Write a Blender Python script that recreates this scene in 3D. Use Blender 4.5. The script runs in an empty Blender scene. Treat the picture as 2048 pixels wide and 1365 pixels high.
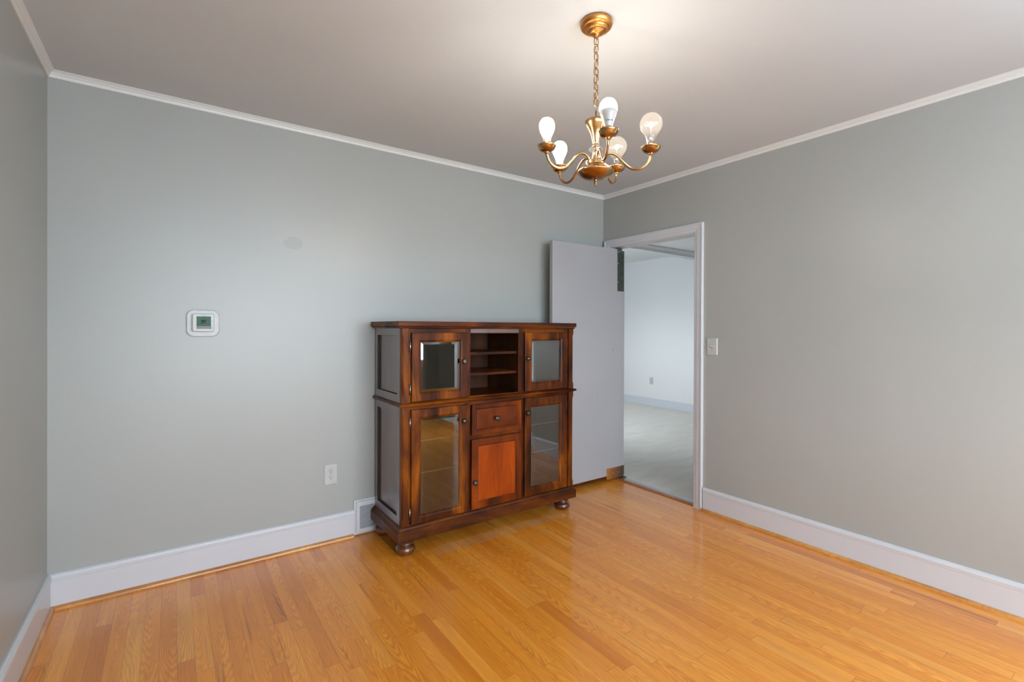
import bpy, bmesh, math, random
from mathutils import Vector, Matrix
random.seed(7)
S = bpy.context.scene
COL = S.collection

# ------------------------------------------------------------------ camera
CF = Vector((math.sin(0.614272), math.cos(0.614272), 0))
CR = Vector((math.cos(0.614272), -math.sin(0.614272), 0))
UPV = Vector((0, 0, 1))
PITCH, ROLL = -0.003583, 0.003992
_f = CF * math.cos(PITCH) + UPV * math.sin(PITCH)
_u0 = -CF * math.sin(PITCH) + UPV * math.cos(PITCH)
_r = CR * math.cos(ROLL) + _u0 * math.sin(ROLL)
_u = -CR * math.sin(ROLL) + _u0 * math.cos(ROLL)
cam_data = bpy.data.cameras.new('camera')
cam = bpy.data.objects.new('camera', cam_data)
COL.objects.link(cam)
_m = Matrix((_r, _u, -_f)).transposed().to_4x4()
_m.translation = Vector((0, 0, 1.28507))
cam.matrix_world = _m
cam_data.sensor_fit = 'HORIZONTAL'
cam_data.sensor_width = 36.0
cam_data.lens = 962.2 / 2048 * 36.0
cam_data.shift_y = -(682.5 - 660.2) / 2048
cam_data.clip_start = 0.02
S.camera = cam

# ------------------------------------------------------------------ view and world
S.view_settings.view_transform = 'Standard'
S.view_settings.look = 'None'
S.view_settings.gamma = 1.0
S.view_settings.exposure = 0.27
S.cycles.use_denoising = True
S.cycles.max_bounces = 10
S.cycles.diffuse_bounces = 6
S.cycles.glossy_bounces = 5
S.cycles.transparent_max_bounces = 12
S.cycles.sample_clamp_indirect = 5.0
S.cycles.caustics_reflective = False
S.cycles.caustics_refractive = False

world = bpy.data.worlds.new('world')
S.world = world
world.use_nodes = True
bgn = world.node_tree.nodes['Background']
_wt = world.node_tree
_tc = _wt.nodes.new('ShaderNodeTexCoord'); _sp = _wt.nodes.new('ShaderNodeSeparateXYZ'); _cr = _wt.nodes.new('ShaderNodeValToRGB')
_ma = _wt.nodes.new('ShaderNodeMath'); _ma.operation = 'MULTIPLY_ADD'; _ma.inputs[1].default_value = 0.5; _ma.inputs[2].default_value = 0.5
_wt.links.new(_tc.outputs['Generated'], _sp.inputs[0]); _wt.links.new(_sp.outputs[2], _ma.inputs[0]); _wt.links.new(_ma.outputs[0], _cr.inputs[0])
_e = _cr.color_ramp.elements; _e[0].position = 0.47; _e[0].color = (0.44, 0.54, 0.62, 1); _e[1].position = 0.53; _e[1].color = (0.78, 0.89, 1.0, 1)
_wt.links.new(_cr.outputs[0], bgn.inputs[0])
bgn.inputs[1].default_value = 24.5

# room: x from XL to XB, y from YF (behind the camera) to YA, height HC
XL, XB, YA, YF, HC = -0.4628, 3.077, 2.983, -2.30, 2.44
WT = 0.113                        # thickness of the wall with the doorway
XN, YN0, YN1 = 6.53, 0.9, 7.2     # far room beyond the doorway

# window openings are added or widened for fill light; portals steer the sky light through them
def portal(name, loc, rot, sx, sy):
    l = bpy.data.lights.new(name, 'AREA')
    l.shape = 'RECTANGLE'; l.size = sx; l.size_y = sy
    l.cycles.is_portal = True
    o = bpy.data.objects.new(name, l); COL.objects.link(o)
    o.location = loc; o.rotation_euler = rot
    return o
R90 = math.pi / 2
W1 = (-0.36, 2.70, 0.75, 2.25)     # unseen window behind the camera, widened for fill light: x0 x1 z0 z1
W2 = (-1.95, -1.05, 0.80, 2.00)    # unseen window added in the left wall for fill light: y0 y1 z0 z1
W4 = (-0.40, 0.16, 0.30, 1.95)     # window added in the right wall, out of view, to light the left: y0 y1 z0 z1
W3 = (4.1, 5.7, 0.90, 1.75)       # unseen window added to light the far room, in its left wall: y0 y1 z0 z1
portal('portal_widened_back_window', ((W1[0]+W1[1])/2, YF-0.10, (W1[2]+W1[3])/2), (R90, 0, 0), W1[1]-W1[0], W1[3]-W1[2])
portal('portal_added_left_window', (XL-0.10, (W2[0]+W2[1])/2, (W2[2]+W2[3])/2), (0, -R90, 0), W2[3]-W2[2], W2[1]-W2[0])
portal('portal_added_right_window', (XB+0.10, (W4[0]+W4[1])/2, (W4[2]+W4[3])/2), (0, R90, 0), W4[3]-W4[2], W4[1]-W4[0])
portal('portal_added_far_window', (XB+WT-0.06, (W3[0]+W3[1])/2, (W3[2]+W3[3])/2), (0, -R90, 0), W3[3]-W3[2], W3[1]-W3[0])

# ------------------------------------------------------------------ material helpers
def new_mat(name):
    m = bpy.data.materials.new(name); m.use_nodes = True
    nt = m.node_tree
    return m, nt, nt.nodes['Principled BSDF']
def nd(nt, t, **kw):
    n = nt.nodes.new(t)
    for k, v in kw.items():
        setattr(n, k, v)
    return n
def lk(nt, a, b): nt.links.new(a, b)
def rgb(c): return (c[0], c[1], c[2], 1.0)
def srgb(r, g, b):
    def f(v):
        v /= 255.0
        return v / 12.92 if v <= 0.04045 else ((v + 0.055) / 1.055) ** 2.4
    return (f(r), f(g), f(b))
def math_n(nt, op, a, b=None, c=None):
    n = nd(nt, 'ShaderNodeMath', operation=op)
    for i, v in enumerate((a, b, c)):
        if v is None: continue
        if isinstance(v, (int, float)): n.inputs[i].default_value = v
        else: lk(nt, v, n.inputs[i])
    return n.outputs[0]
def ramp(nt, fac, stops):
    n = nd(nt, 'ShaderNodeValToRGB')
    e = n.color_ramp.elements
    while len(e) < len(stops): e.new(0.5)
    for i, (p, c) in enumerate(stops):
        e[i].position = p; e[i].color = rgb(c) if len(c) == 3 else c
    lk(nt, fac, n.inputs[0])
    return n.outputs[0]
def mixc(nt, fac, a, b, mode='MIX'):
    n = nd(nt, 'ShaderNodeMix', data_type='RGBA', blend_type=mode)
    if isinstance(fac, (int, float)): n.inputs[0].default_value = fac
    else: lk(nt, fac, n.inputs[0])
    for i, v in ((6, a), (7, b)):
        if isinstance(v, tuple): n.inputs[i].default_value = rgb(v)
        else: lk(nt, v, n.inputs[i])
    return n.outputs[2]
def noise(nt, vec, scale, detail=3, rough=0.5, dist=0.0):
    n = nd(nt, 'ShaderNodeTexNoise')
    n.inputs['Scale'].default_value = scale; n.inputs['Detail'].default_value = detail
    n.inputs['Roughness'].default_value = rough; n.inputs['Distortion'].default_value = dist
    if vec is not None: lk(nt, vec, n.inputs['Vector'])
    return n.outputs[0]
def mapping(nt, vec, scale=(1, 1, 1), loc=(0, 0, 0)):
    n = nd(nt, 'ShaderNodeMapping')
    n.inputs['Scale'].default_value = scale; n.inputs['Location'].default_value = loc
    lk(nt, vec, n.inputs['Vector'])
    return n.outputs[0]
def geo_pos(nt): return nd(nt, 'ShaderNodeNewGeometry').outputs['Position']
def bump(nt, h, strength, dist, bsdf):
    n = nd(nt, 'ShaderNodeBump')
    n.inputs['Strength'].default_value = strength; n.inputs['Distance'].default_value = dist
    lk(nt, h, n.inputs['Height']); lk(nt, n.outputs[0], bsdf.inputs['Normal'])

def paint(name, col, rough=0.5, bumpy=0.15, var=0.03, spot=None, spec=0.5):
    m, nt, b = new_mat(name)
    p = geo_pos(nt)
    n1 = noise(nt, p, 1.3, 2)
    dark = tuple(c * (1 - var) for c in col); lite = tuple(min(1, c * (1 + var)) for c in col)
    c = ramp(nt, n1, [(0.35, dark), (0.65, lite)])
    if spot:                       # small stain with its own outline
        for (cx, cz, rx, rz, k) in spot:
            sep = nd(nt, 'ShaderNodeSeparateXYZ'); lk(nt, p, sep.inputs[0])
            dx = math_n(nt, 'DIVIDE', math_n(nt, 'SUBTRACT', sep.outputs[0], cx), rx)
            dz = math_n(nt, 'DIVIDE', math_n(nt, 'SUBTRACT', sep.outputs[2], cz), rz)
            d = math_n(nt, 'ADD', math_n(nt, 'MULTIPLY', dx, dx), math_n(nt, 'MULTIPLY', dz, dz))
            d = math_n(nt, 'ADD', d, math_n(nt, 'MULTIPLY', noise(nt, p, 22, 3), 1.4))
            f = math_n(nt, 'MULTIPLY', math_n(nt, 'LESS_THAN', d, 1.5), k)
            c = mixc(nt, f, c, tuple(v * 0.45 for v in col))
    lk(nt, c, b.inputs['Base Color'])
    b.inputs['Roughness'].default_value = rough
    b.inputs['Specular IOR Level'].default_value = spec
    if bumpy: bump(nt, noise(nt, p, 140, 2), bumpy, 0.002, b)
    return m

def plain(name, col, rough=0.5, metal=0.0, emis=None, strength=0.0):
    m, nt, b = new_mat(name)
    p = geo_pos(nt)
    c = ramp(nt, noise(nt, p, 30, 2), [(0.3, tuple(v * 0.94 for v in col)), (0.7, tuple(min(1, v * 1.04) for v in col))])
    lk(nt, c, b.inputs['Base Color'])
    b.inputs['Roughness'].default_value = rough; b.inputs['Metallic'].default_value = metal
    if emis:
        b.inputs['Emission Color'].default_value = rgb(emis); b.inputs['Emission Strength'].default_value = strength
    return m

M = {}
WALLC = (0.348, 0.358, 0.338)
M['wall'] = paint('sage_grey_wall_paint', WALLC, 0.36, 0.10, 0.02)
M['wall_back'] = paint('sage_grey_wall_paint_with_stain', WALLC, 0.36, 0.10, 0.02, spot=[(0.565, 1.765, 0.055, 0.042, 0.15)])
M['ceiling'] = paint('matte_ceiling_paint', (0.55, 0.60, 0.635), 0.75, 0.15, 0.015)
M['white_wall'] = paint('white_far_room_paint', (0.70, 0.68, 0.665), 0.6, 0.05, 0.01)
M['trim'] = paint('white_trim_paint', (0.55, 0.56, 0.59), 0.30, 0.04, 0.01)
M['crown'] = paint('crown_trim_paint', (0.66, 0.66, 0.65), 0.4, 0.04, 0.01)
M['door'] = paint('worn_door_paint', (0.345, 0.345, 0.355), 0.42, 0.06, 0.03,
                  spot=[(3.04, 1.107, 0.010, 0.013, 0.3), (2.86, 0.74, 0.004, 0.03, 0.2), (2.90, 0.72, 0.014, 0.004, 0.15)])
M['plastic'] = plain('white_plastic', (0.47, 0.475, 0.465), 0.35)
M['plastic_dark'] = plain('dark_slot', (0.03, 0.03, 0.03), 0.6)
M['grey_key'] = plain('grey_key_strip', (0.20, 0.19, 0.19), 0.5)
M['lcd'] = plain('green_lcd', srgb(62, 96, 74), 0.3)
M['lcd'].node_tree.nodes['Principled BSDF'].inputs['Specular IOR Level'].default_value = 0.1
M['lcd_ink'] = plain('lcd_ink', srgb(4, 10, 6), 0.4)
M['screw'] = plain('screw_metal', (0.3, 0.3, 0.3), 0.4, 1.0)
M['steel'] = plain('threshold_steel', (0.45, 0.48, 0.52), 0.35, 0.9)
M['blind'] = plain('white_blind', (0.75, 0.76, 0.78), 0.5)

M['lcd_ink'].node_tree.nodes['Principled BSDF'].inputs['Specular IOR Level'].default_value = 0.1
# brass
def brass():
    m, nt, b = new_mat('aged_brass')
    p = geo_pos(nt)
    c = ramp(nt, noise(nt, p, 26, 3), [(0.3, (0.30, 0.155, 0.055)), (0.55, (0.46, 0.28, 0.125)), (0.8, (0.56, 0.39, 0.21))])
    lk(nt, c, b.inputs['Base Color'])
    b.inputs['Metallic'].default_value = 1.0; b.inputs['Roughness'].default_value = 0.24
    return m
M['brass'] = brass()
def brass_can():
    m, nt, b = new_mat('copper_brass')
    p = geo_pos(nt)
    c = ramp(nt, noise(nt, p, 18, 3), [(0.3, (0.45, 0.19, 0.05)), (0.6, (0.62, 0.30, 0.09)), (0.85, (0.72, 0.45, 0.2))])
    lk(nt, c, b.inputs['Base Color'])
    b.inputs['Metallic'].default_value = 1.0; b.inputs['Roughness'].default_value = 0.36
    return m
M['copper'] = brass_can()
def pewter():
    m, nt, b = new_mat('dark_pewter')
    c = ramp(nt, noise(nt, geo_pos(nt), 60, 3), [(0.35, (0.035, 0.032, 0.028)), (0.7, (0.15, 0.145, 0.13))])
    lk(nt, c, b.inputs['Base Color'])
    b.inputs['Metallic'].default_value = 1.0; b.inputs['Roughness'].default_value = 0.22
    return m
M['pewter'] = pewter()
M['hinge'] = plain('hinge_steel', (0.55, 0.53, 0.5), 0.3, 1.0)

def plate_metal():
    m, nt, b = new_mat('dark_green_steel_plate')
    c = ramp(nt, noise(nt, geo_pos(nt), 25, 5, 0.65), [(0.3, (0.040, 0.048, 0.040)), (0.6, (0.065, 0.075, 0.06)), (0.85, (0.10, 0.11, 0.09))])
    lk(nt, c, b.inputs['Base Color'])
    b.inputs['Metallic'].default_value = 0.3; b.inputs['Roughness'].default_value = 0.45
    return m
M['plate'] = plate_metal()
def rust():
    m, nt, b = new_mat('rusty_steel')
    p = geo_pos(nt)
    sep = nd(nt, 'ShaderNodeSeparateXYZ'); lk(nt, p, sep.inputs[0])
    g = math_n(nt, 'MULTIPLY_ADD', sep.outputs[0], 3.2, -9.65)     # rustier towards the free side
    f = math_n(nt, 'ADD', math_n(nt, 'MULTIPLY', noise(nt, p, 70, 5, 0.7), 1.0), math_n(nt, 'MULTIPLY', g, -0.75))
    c = ramp(nt, f, [(0.10, (0.045, 0.03, 0.022)), (0.30, (0.12, 0.055, 0.02)), (0.55, (0.30, 0.10, 0.015)), (0.78, (0.50, 0.23, 0.04))])
    lk(nt, c, b.inputs['Base Color']); b.inputs['Roughness'].default_value = 0.7
    bump(nt, noise(nt, p, 120, 4), 0.5, 0.002, b)
    return m
M['rust'] = rust()

# glass: clear pane, a thin sheet that mirrors the room at its own strength
def sheet_glass(name, ior, tint=(0.93, 0.95, 0.93), rough=0.0, haze=0.0):
    m = bpy.data.materials.new(name); m.use_nodes = True
    nt = m.node_tree; nt.nodes.clear()
    out = nd(nt, 'ShaderNodeOutputMaterial')
    t = nd(nt, 'ShaderNodeBsdfTransparent'); t.inputs[0].default_value = rgb(tint)
    g = nd(nt, 'ShaderNodeBsdfGlossy'); g.inputs['Roughness'].default_value = rough
    lw = nd(nt, 'ShaderNodeLayerWeight'); lw.inputs['Blend'].default_value = 0.5
    f0 = ((ior - 1) / (ior + 1)) ** 2 * 2
    fr = math_n(nt, 'MULTIPLY_ADD', math_n(nt, 'POWER', lw.outputs['Facing'], 5.0), 1 - f0, f0)
    mx = nd(nt, 'ShaderNodeMixShader')
    lk(nt, fr, mx.inputs[0]); lk(nt, t.outputs[0], mx.inputs[1]); lk(nt, g.outputs[0], mx.inputs[2])
    res = mx.outputs[0]
    if haze:
        tl = nd(nt, 'ShaderNodeBsdfTranslucent'); tl.inputs[0].default_value = (0.95, 0.93, 0.9, 1)
        m2 = nd(nt, 'ShaderNodeMixShader'); m2.inputs[0].default_value = haze
        lk(nt, res, m2.inputs[1]); lk(nt, tl.outputs[0], m2.inputs[2]); res = m2.outputs[0]
    lk(nt, res, out.inputs[0])
    return m
M['cab_glass'] = sheet_glass('cabinet_glass', 1.85, (0.62, 0.60, 0.52), 0.02)
M['win_glass'] = sheet_glass('window_glass', 1.25, (0.97, 0.98, 0.98))
M['bulb_glass'] = sheet_glass('clear_bulb_glass', 1.3, (0.93, 0.92, 0.90), haze=0.018)
M['crystal'] = sheet_glass('crystal', 2.2, (0.9, 0.9, 0.9), 0.08, haze=0.10)
M['shelf_glass'] = sheet_glass('shelf_glass', 1.4, (0.93, 0.95, 0.93))
M['glass_edge'] = plain('ground_glass_edge', (0.62, 0.64, 0.58), 0.3)

def emit(name, col, strength):
    m = bpy.data.materials.new(name); m.use_nodes = True
    nt = m.node_tree; nt.nodes.clear()
    out = nd(nt, 'ShaderNodeOutputMaterial'); e = nd(nt, 'ShaderNodeEmission')
    e.inputs[0].default_value = rgb(col); e.inputs[1].default_value = strength
    lk(nt, e.outputs[0], out.inputs[0])
    return m
WARM = (1.0, 0.88, 0.76)
M['frost'] = emit('frosted_bulb_glow', WARM, 58)
M['led'] = emit('led_dome_glow', (1.0, 0.90, 0.81), 58)
M['filament'] = emit('filament_glow', (1.0, 0.84, 0.68), 650)
M['led_base'] = plain('led_white_base', (0.46, 0.44, 0.42), 0.35)
M['ink'] = plain('grey_print', (0.18, 0.19, 0.2), 0.5)

# varnished oak strip floor, boards along y
def oak(name, board=0.057, along='Y', coat=0.6):
    m, nt, b = new_mat(name)
    p = geo_pos(nt)
    sep = nd(nt, 'ShaderNodeSeparateXYZ'); lk(nt, p, sep.inputs[0])
    X, Y = (sep.outputs[0], sep.outputs[1]) if along == 'Y' else (sep.outputs[1], sep.outputs[0])
    u = math_n(nt, 'DIVIDE', math_n(nt, 'ADD', X, 5.0), board)
    row = math_n(nt, 'FLOOR', u); fu = math_n(nt, 'FRACT', u)
    wr = nd(nt, 'ShaderNodeTexWhiteNoise', noise_dimensions='1D'); lk(nt, row, wr.inputs['W'])
    ln = math_n(nt, 'MULTIPLY_ADD', wr.outputs['Value'], 0.65, 0.45)
    wr2 = nd(nt, 'ShaderNodeTexWhiteNoise', noise_dimensions='1D'); lk(nt, math_n(nt, 'ADD', row, 0.37), wr2.inputs['W'])
    v = math_n(nt, 'DIVIDE', math_n(nt, 'ADD', math_n(nt, 'ADD', Y, 20.0), math_n(nt, 'MULTIPLY', wr2.outputs['Value'], 3.0)), ln)
    pl = math_n(nt, 'FLOOR', v); fv = math_n(nt, 'FRACT', v)
    cid = nd(nt, 'ShaderNodeCombineXYZ'); lk(nt, row, cid.inputs[0]); lk(nt, pl, cid.inputs[1])
    wn = nd(nt, 'ShaderNodeTexWhiteNoise', noise_dimensions='3D'); lk(nt, cid.outputs[0], wn.inputs['Vector'])
    rnd = wn.outputs['Value']
    # grain coordinates, shifted per board
    off = nd(nt, 'ShaderNodeVectorMath', operation='SCALE'); lk(nt, wn.outputs['Color'], off.inputs[0]); off.inputs['Scale'].default_value = 17.0
    vec = nd(nt, 'ShaderNodeVectorMath', operation='ADD')
    cx = nd(nt, 'ShaderNodeCombineXYZ'); lk(nt, X, cx.inputs[0]); lk(nt, Y, cx.inputs[1])
    lk(nt, cx.outputs[0], vec.inputs[0]); lk(nt, off.outputs[0], vec.inputs[1])
    g1 = noise(nt, mapping(nt, vec.outputs[0], (330, 7, 1)), 1.0, 4, 0.65, 0.2)      # fine pores
    g2 = noise(nt, mapping(nt, vec.outputs[0], (22, 1.6, 1)), 1.0, 3, 0.55, 1.2)    # broad figure
    # cathedral figure: long elliptical growth rings centred differently in every board
    sc = nd(nt, 'ShaderNodeSeparateColor'); lk(nt, wn.outputs['Color'], sc.inputs[0])
    lx = math_n(nt, 'ADD', math_n(nt, 'MULTIPLY', math_n(nt, 'SUBTRACT', fu, 0.5), board), math_n(nt, 'MULTIPLY_ADD', sc.outputs[0], 0.10, -0.05))
    ly = math_n(nt, 'MULTIPLY', math_n(nt, 'ADD', math_n(nt, 'SUBTRACT', fv, 0.5), math_n(nt, 'MULTIPLY_ADD', sc.outputs[1], 1.4, -0.7)), math_n(nt, 'MULTIPLY', ln, 0.085))
    rad = math_n(nt, 'SQRT', math_n(nt, 'ADD', math_n(nt, 'MULTIPLY', lx, lx), math_n(nt, 'MULTIPLY', ly, ly)))
    rad = math_n(nt, 'ADD', rad, math_n(nt, 'MULTIPLY', noise(nt, mapping(nt, vec.outputs[0], (18, 2.2, 1)), 1.0, 3, 0.6), 0.028))
    ring = math_n(nt, 'FRACT', math_n(nt, 'MULTIPLY', rad, 175.0))
    base = ramp(nt, rnd, [(0.0, (0.72, 0.235, 0.018)), (0.12, (0.79, 0.280, 0.024)), (0.5, (0.86, 0.325, 0.033)),
                          (0.85, (0.89, 0.360, 0.045)), (1.0, (0.91, 0.405, 0.068))])
    dark = mixc(nt, 1.0, base, (0.62, 0.45, 0.30), 'MULTIPLY')
    f = math_n(nt, 'MULTIPLY', math_n(nt, 'SUBTRACT', g2, 0.36), 1.5)
    nd_c = nt.nodes.new('ShaderNodeClamp'); lk(nt, f, nd_c.inputs[0])
    c = mixc(nt, math_n(nt, 'MULTIPLY', nd_c.outputs[0], 0.85), base, dark)
    wf = ramp(nt, ring, [(0.0, (0.6, 0.6, 0.6)), (0.25, (0, 0, 0)), (0.45, (0, 0, 0)), (0.93, (1, 1, 1)), (1.0, (0.6, 0.6, 0.6))])
    c = mixc(nt, math_n(nt, 'MULTIPLY', wf, math_n(nt, 'MULTIPLY_ADD', sc.outputs[2], 0.55, 0.20)), c, dark)
    pf = ramp(nt, g1, [(0.30, (1, 1, 1)), (0.46, (0, 0, 0))])
    c = mixc(nt, math_n(nt, 'MULTIPLY', pf, 0.55), c, dark)
    # mineral streaks on a few boards
    st = noise(nt, mapping(nt, vec.outputs[0], (30, 1.1, 1)), 1.0, 2, 0.5, 0.4)
    sf = ramp(nt, st, [(0.66, (0, 0, 0)), (0.75, (1, 1, 1))])
    c = mixc(nt, math_n(nt, 'MULTIPLY', sf, 0.6), c, (0.16, 0.055, 0.015))
    # joints between boards
    du = math_n(nt, 'MULTIPLY', math_n(nt, 'MINIMUM', fu, math_n(nt, 'SUBTRACT', 1.0, fu)), board)
    dv = math_n(nt, 'MULTIPLY', math_n(nt, 'MINIMUM', fv, math_n(nt, 'SUBTRACT', 1.0, fv)), ln)
    j = math_n(nt, 'MAXIMUM', math_n(nt, 'LESS_THAN', du, 0.0006), math_n(nt, 'LESS_THAN', dv, 0.0009))
    c = mixc(nt, math_n(nt, 'MULTIPLY', j, 0.55), c, (0.13, 0.045, 0.012))
    # dust swept up in front of the cabinet, dried flecks
    dyl = math_n(nt, 'SUBTRACT', math_n(nt, 'MULTIPLY_ADD', X, 0.02, 2.475), Y)
    dn = noise(nt, mapping(nt, p, (14, 40, 1)), 1.0, 5, 0.7)
    band = math_n(nt, 'MULTIPLY', math_n(nt, 'LESS_THAN', math_n(nt, 'ABSOLUTE', dyl), 0.055),
                  math_n(nt, 'MULTIPLY', math_n(nt, 'GREATER_THAN', X, 1.22), math_n(nt, 'LESS_THAN', X, 2.22)))
    df = math_n(nt, 'MULTIPLY', band, ramp(nt, dn, [(0.44, (0, 0, 0)), (0.60, (1, 1, 1))]))
    c = mixc(nt, math_n(nt, 'MULTIPLY', df, 0.42), c, (0.40, 0.34, 0.28))
    lk(nt, c, b.inputs['Base Color'])
    b.inputs['Roughness'].default_value = 0.34
    b.inputs['Coat Weight'].default_value = coat
    b.inputs['Coat Roughness'].default_value = 0.09
    rr = math_n(nt, 'MULTIPLY_ADD', noise(nt, p, 3.0, 3), 0.12, 0.04)
    lk(nt, rr, b.inputs['Coat Roughness'])
    hh = math_n(nt, 'ADD', math_n(nt, 'MULTIPLY', j, -1.0), math_n(nt, 'MULTIPLY', g1, 0.25))
    bump(nt, hh, 0.12, 0.002, b)
    return m
M['oak'] = oak('varnished_oak_strips')

def stain_wood(name, c0, c1, c2, scale=(9, 9, 1.2), rough=0.3, coat=0.5):
    m, nt, b = new_mat(name)
    p = geo_pos(nt)
    a = noise(nt, mapping(nt, p, scale), 1.0, 4, 0.6, 0.6)
    g = noise(nt, mapping(nt, p, (scale[0] * 22, scale[1] * 22, scale[2] * 3)), 1.0, 3, 0.6)
    c = ramp(nt, a, [(0.38, c0), (0.51, c1), (0.66, c2)])
    c = mixc(nt, math_n(nt, 'MULTIPLY', ramp(nt, g, [(0.35, (1, 1, 1)), (0.55, (0, 0, 0))]), 0.28), c,
             tuple(v * 0.45 for v in c1))
    lk(nt, c, b.inputs['Base Color'])
    b.inputs['Roughness'].default_value = rough
    b.inputs['Coat Weight'].default_value = coat; b.inputs['Coat Roughness'].default_value = 0.13
    b.inputs['Specular IOR Level'].default_value = 0.5 if coat > 0.3 else 0.16
    return m
M['cherry'] = stain_wood('cherry_stained_wood', (0.022, 0.005, 0.0012), (0.088, 0.019, 0.002), (0.28, 0.072, 0.003), (6, 6, 1.5), 0.36, 0.04)
M['cherry_h'] = stain_wood('cherry_stained_wood_across', (0.022, 0.005, 0.0012), (0.082, 0.017, 0.002), (0.25, 0.062, 0.003), (1.5, 6, 8), 0.36, 0.04)
M['cherry_red'] = stain_wood('red_cherry_panel', (0.15, 0.020, 0.0012), (0.25, 0.036, 0.0018), (0.34, 0.056, 0.0025), (5, 5, 1.4), 0.38, 0.04)
M['cherry_warm'] = stain_wood('warm_cherry_frame', (0.04, 0.008, 0.0015), (0.13, 0.022, 0.002), (0.27, 0.050, 0.003), (4, 4, 1.5), 0.36, 0.04)
M['cherry_mid'] = stain_wood('cherry_drawer_panel', (0.05, 0.010, 0.002), (0.11, 0.020, 0.002), (0.19, 0.036, 0.003), (3, 4, 3), 0.38, 0.04)
M['recess_shade'] = plain('painted_recess_shade', (0.012, 0.007, 0.006), 0.7)  # shade in the side panel recesses, painted as a dark matte colour
M['cherry_side'] = stain_wood('dark_cherry_side', (0.06, 0.034, 0.030), (0.095, 0.050, 0.043), (0.13, 0.066, 0.054), (5, 5, 1.4), 0.3, 1.0)
M['cherry_dark'] = stain_wood('dark_cherry_mould', (0.04, 0.010, 0.003), (0.085, 0.020, 0.004), (0.13, 0.034, 0.005), (3, 7, 9), 0.34, 0.15)
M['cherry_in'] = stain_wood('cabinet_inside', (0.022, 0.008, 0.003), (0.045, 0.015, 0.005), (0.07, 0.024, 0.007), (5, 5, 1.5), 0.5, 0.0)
M['foot'] = stain_wood('polished_cherry_foot', (0.05, 0.014, 0.006), (0.085, 0.024, 0.008), (0.13, 0.038, 0.010), (5, 5, 5), 0.25, 0.8)
M['shoe'] = stain_wood('shoe_moulding_oak', (0.40, 0.15, 0.028), (0.52, 0.22, 0.05), (0.62, 0.30, 0.085), (3, 3, 9), 0.35, 0.4)
M['thresh'] = stain_wood('threshold_oak', (0.22, 0.065, 0.014), (0.32, 0.10, 0.02), (0.42, 0.15, 0.035), (9, 2, 9), 0.3, 0.5)

def vinyl():
    m, nt, b = new_mat('grey_vinyl')
    p = geo_pos(nt)
    n1 = noise(nt, mapping(nt, p, (1, 3.5, 1)), 3.0, 5, 0.6, 0.5)
    c = ramp(nt, n1, [(0.3, (0.66, 0.61, 0.54)), (0.55, (0.72, 0.675, 0.605)), (0.75, (0.77, 0.73, 0.66))])
    lk(nt, c, b.inputs['Base Color']); b.inputs['Roughness'].default_value = 0.45
    return m
M['vinyl'] = vinyl()

# ------------------------------------------------------------------ mesh helpers (world coordinates in, origin handled on linking)
def box(bm, x0, x1, y0, y1, z0, z1, mi=0, bev=0.0):
    vs = [bm.verts.new((x, y, z)) for x in (x0, x1) for y in (y0, y1) for z in (z0, z1)]
    idx = [(0, 1, 3, 2), (4, 6, 7, 5), (0, 4, 5, 1), (2, 3, 7, 6), (0, 2, 6, 4), (1, 5, 7, 3)]
    fs = []
    for t in idx:
        f = bm.faces.new([vs[i] for i in t]); f.material_index = mi; fs.append(f)
    if bev:
        es = list({e for f in fs for e in f.edges})
        r = bmesh.ops.bevel(bm, geom=es, offset=bev, segments=2, profile=0.6, affect='EDGES')
        for f in r['faces']: f.material_index = mi
    return fs
def lathe(bm, prof, origin, axis='Z', seg=32, mi=0, smooth=True, cap=True):
    """prof: list of (radius, height) along the axis"""
    ox, oy, oz = origin; rings = []
    for r, h in prof:
        if r < 1e-6:
            p = {'Z': (ox, oy, oz + h), 'Y': (ox, oy + h, oz), 'X': (ox + h, oy, oz)}[axis]
            rings.append([bm.verts.new(p)]); continue
        ring = []
        for i in range(seg):
            a = 2 * math.pi * i / seg; c, s = r * math.cos(a), r * math.sin(a)
            p = {'Z': (ox + c, oy + s, oz + h), 'Y': (ox + c, oy + h, oz + s), 'X': (ox + h, oy + c, oz + s)}[axis]
            ring.append(bm.verts.new(p))
        rings.append(ring)
    for a, b in zip(rings, rings[1:]):
        for i in range(seg):
            j = (i + 1) % seg
            if len(a) == 1 and len(b) == 1: continue
            if len(a) == 1: f = bm.faces.new((a[0], b[i], b[j]))
            elif len(b) == 1: f = bm.faces.new((a[i], a[j], b[0]))
            else: f = bm.faces.new((a[i], a[j], b[j], b[i]))
            f.material_index = mi; f.smooth = smooth
    if cap:
        for r in (rings[0], rings[-1]):
            if len(r) > 1:
                f = bm.faces.new(r); f.material_index = mi
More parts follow.
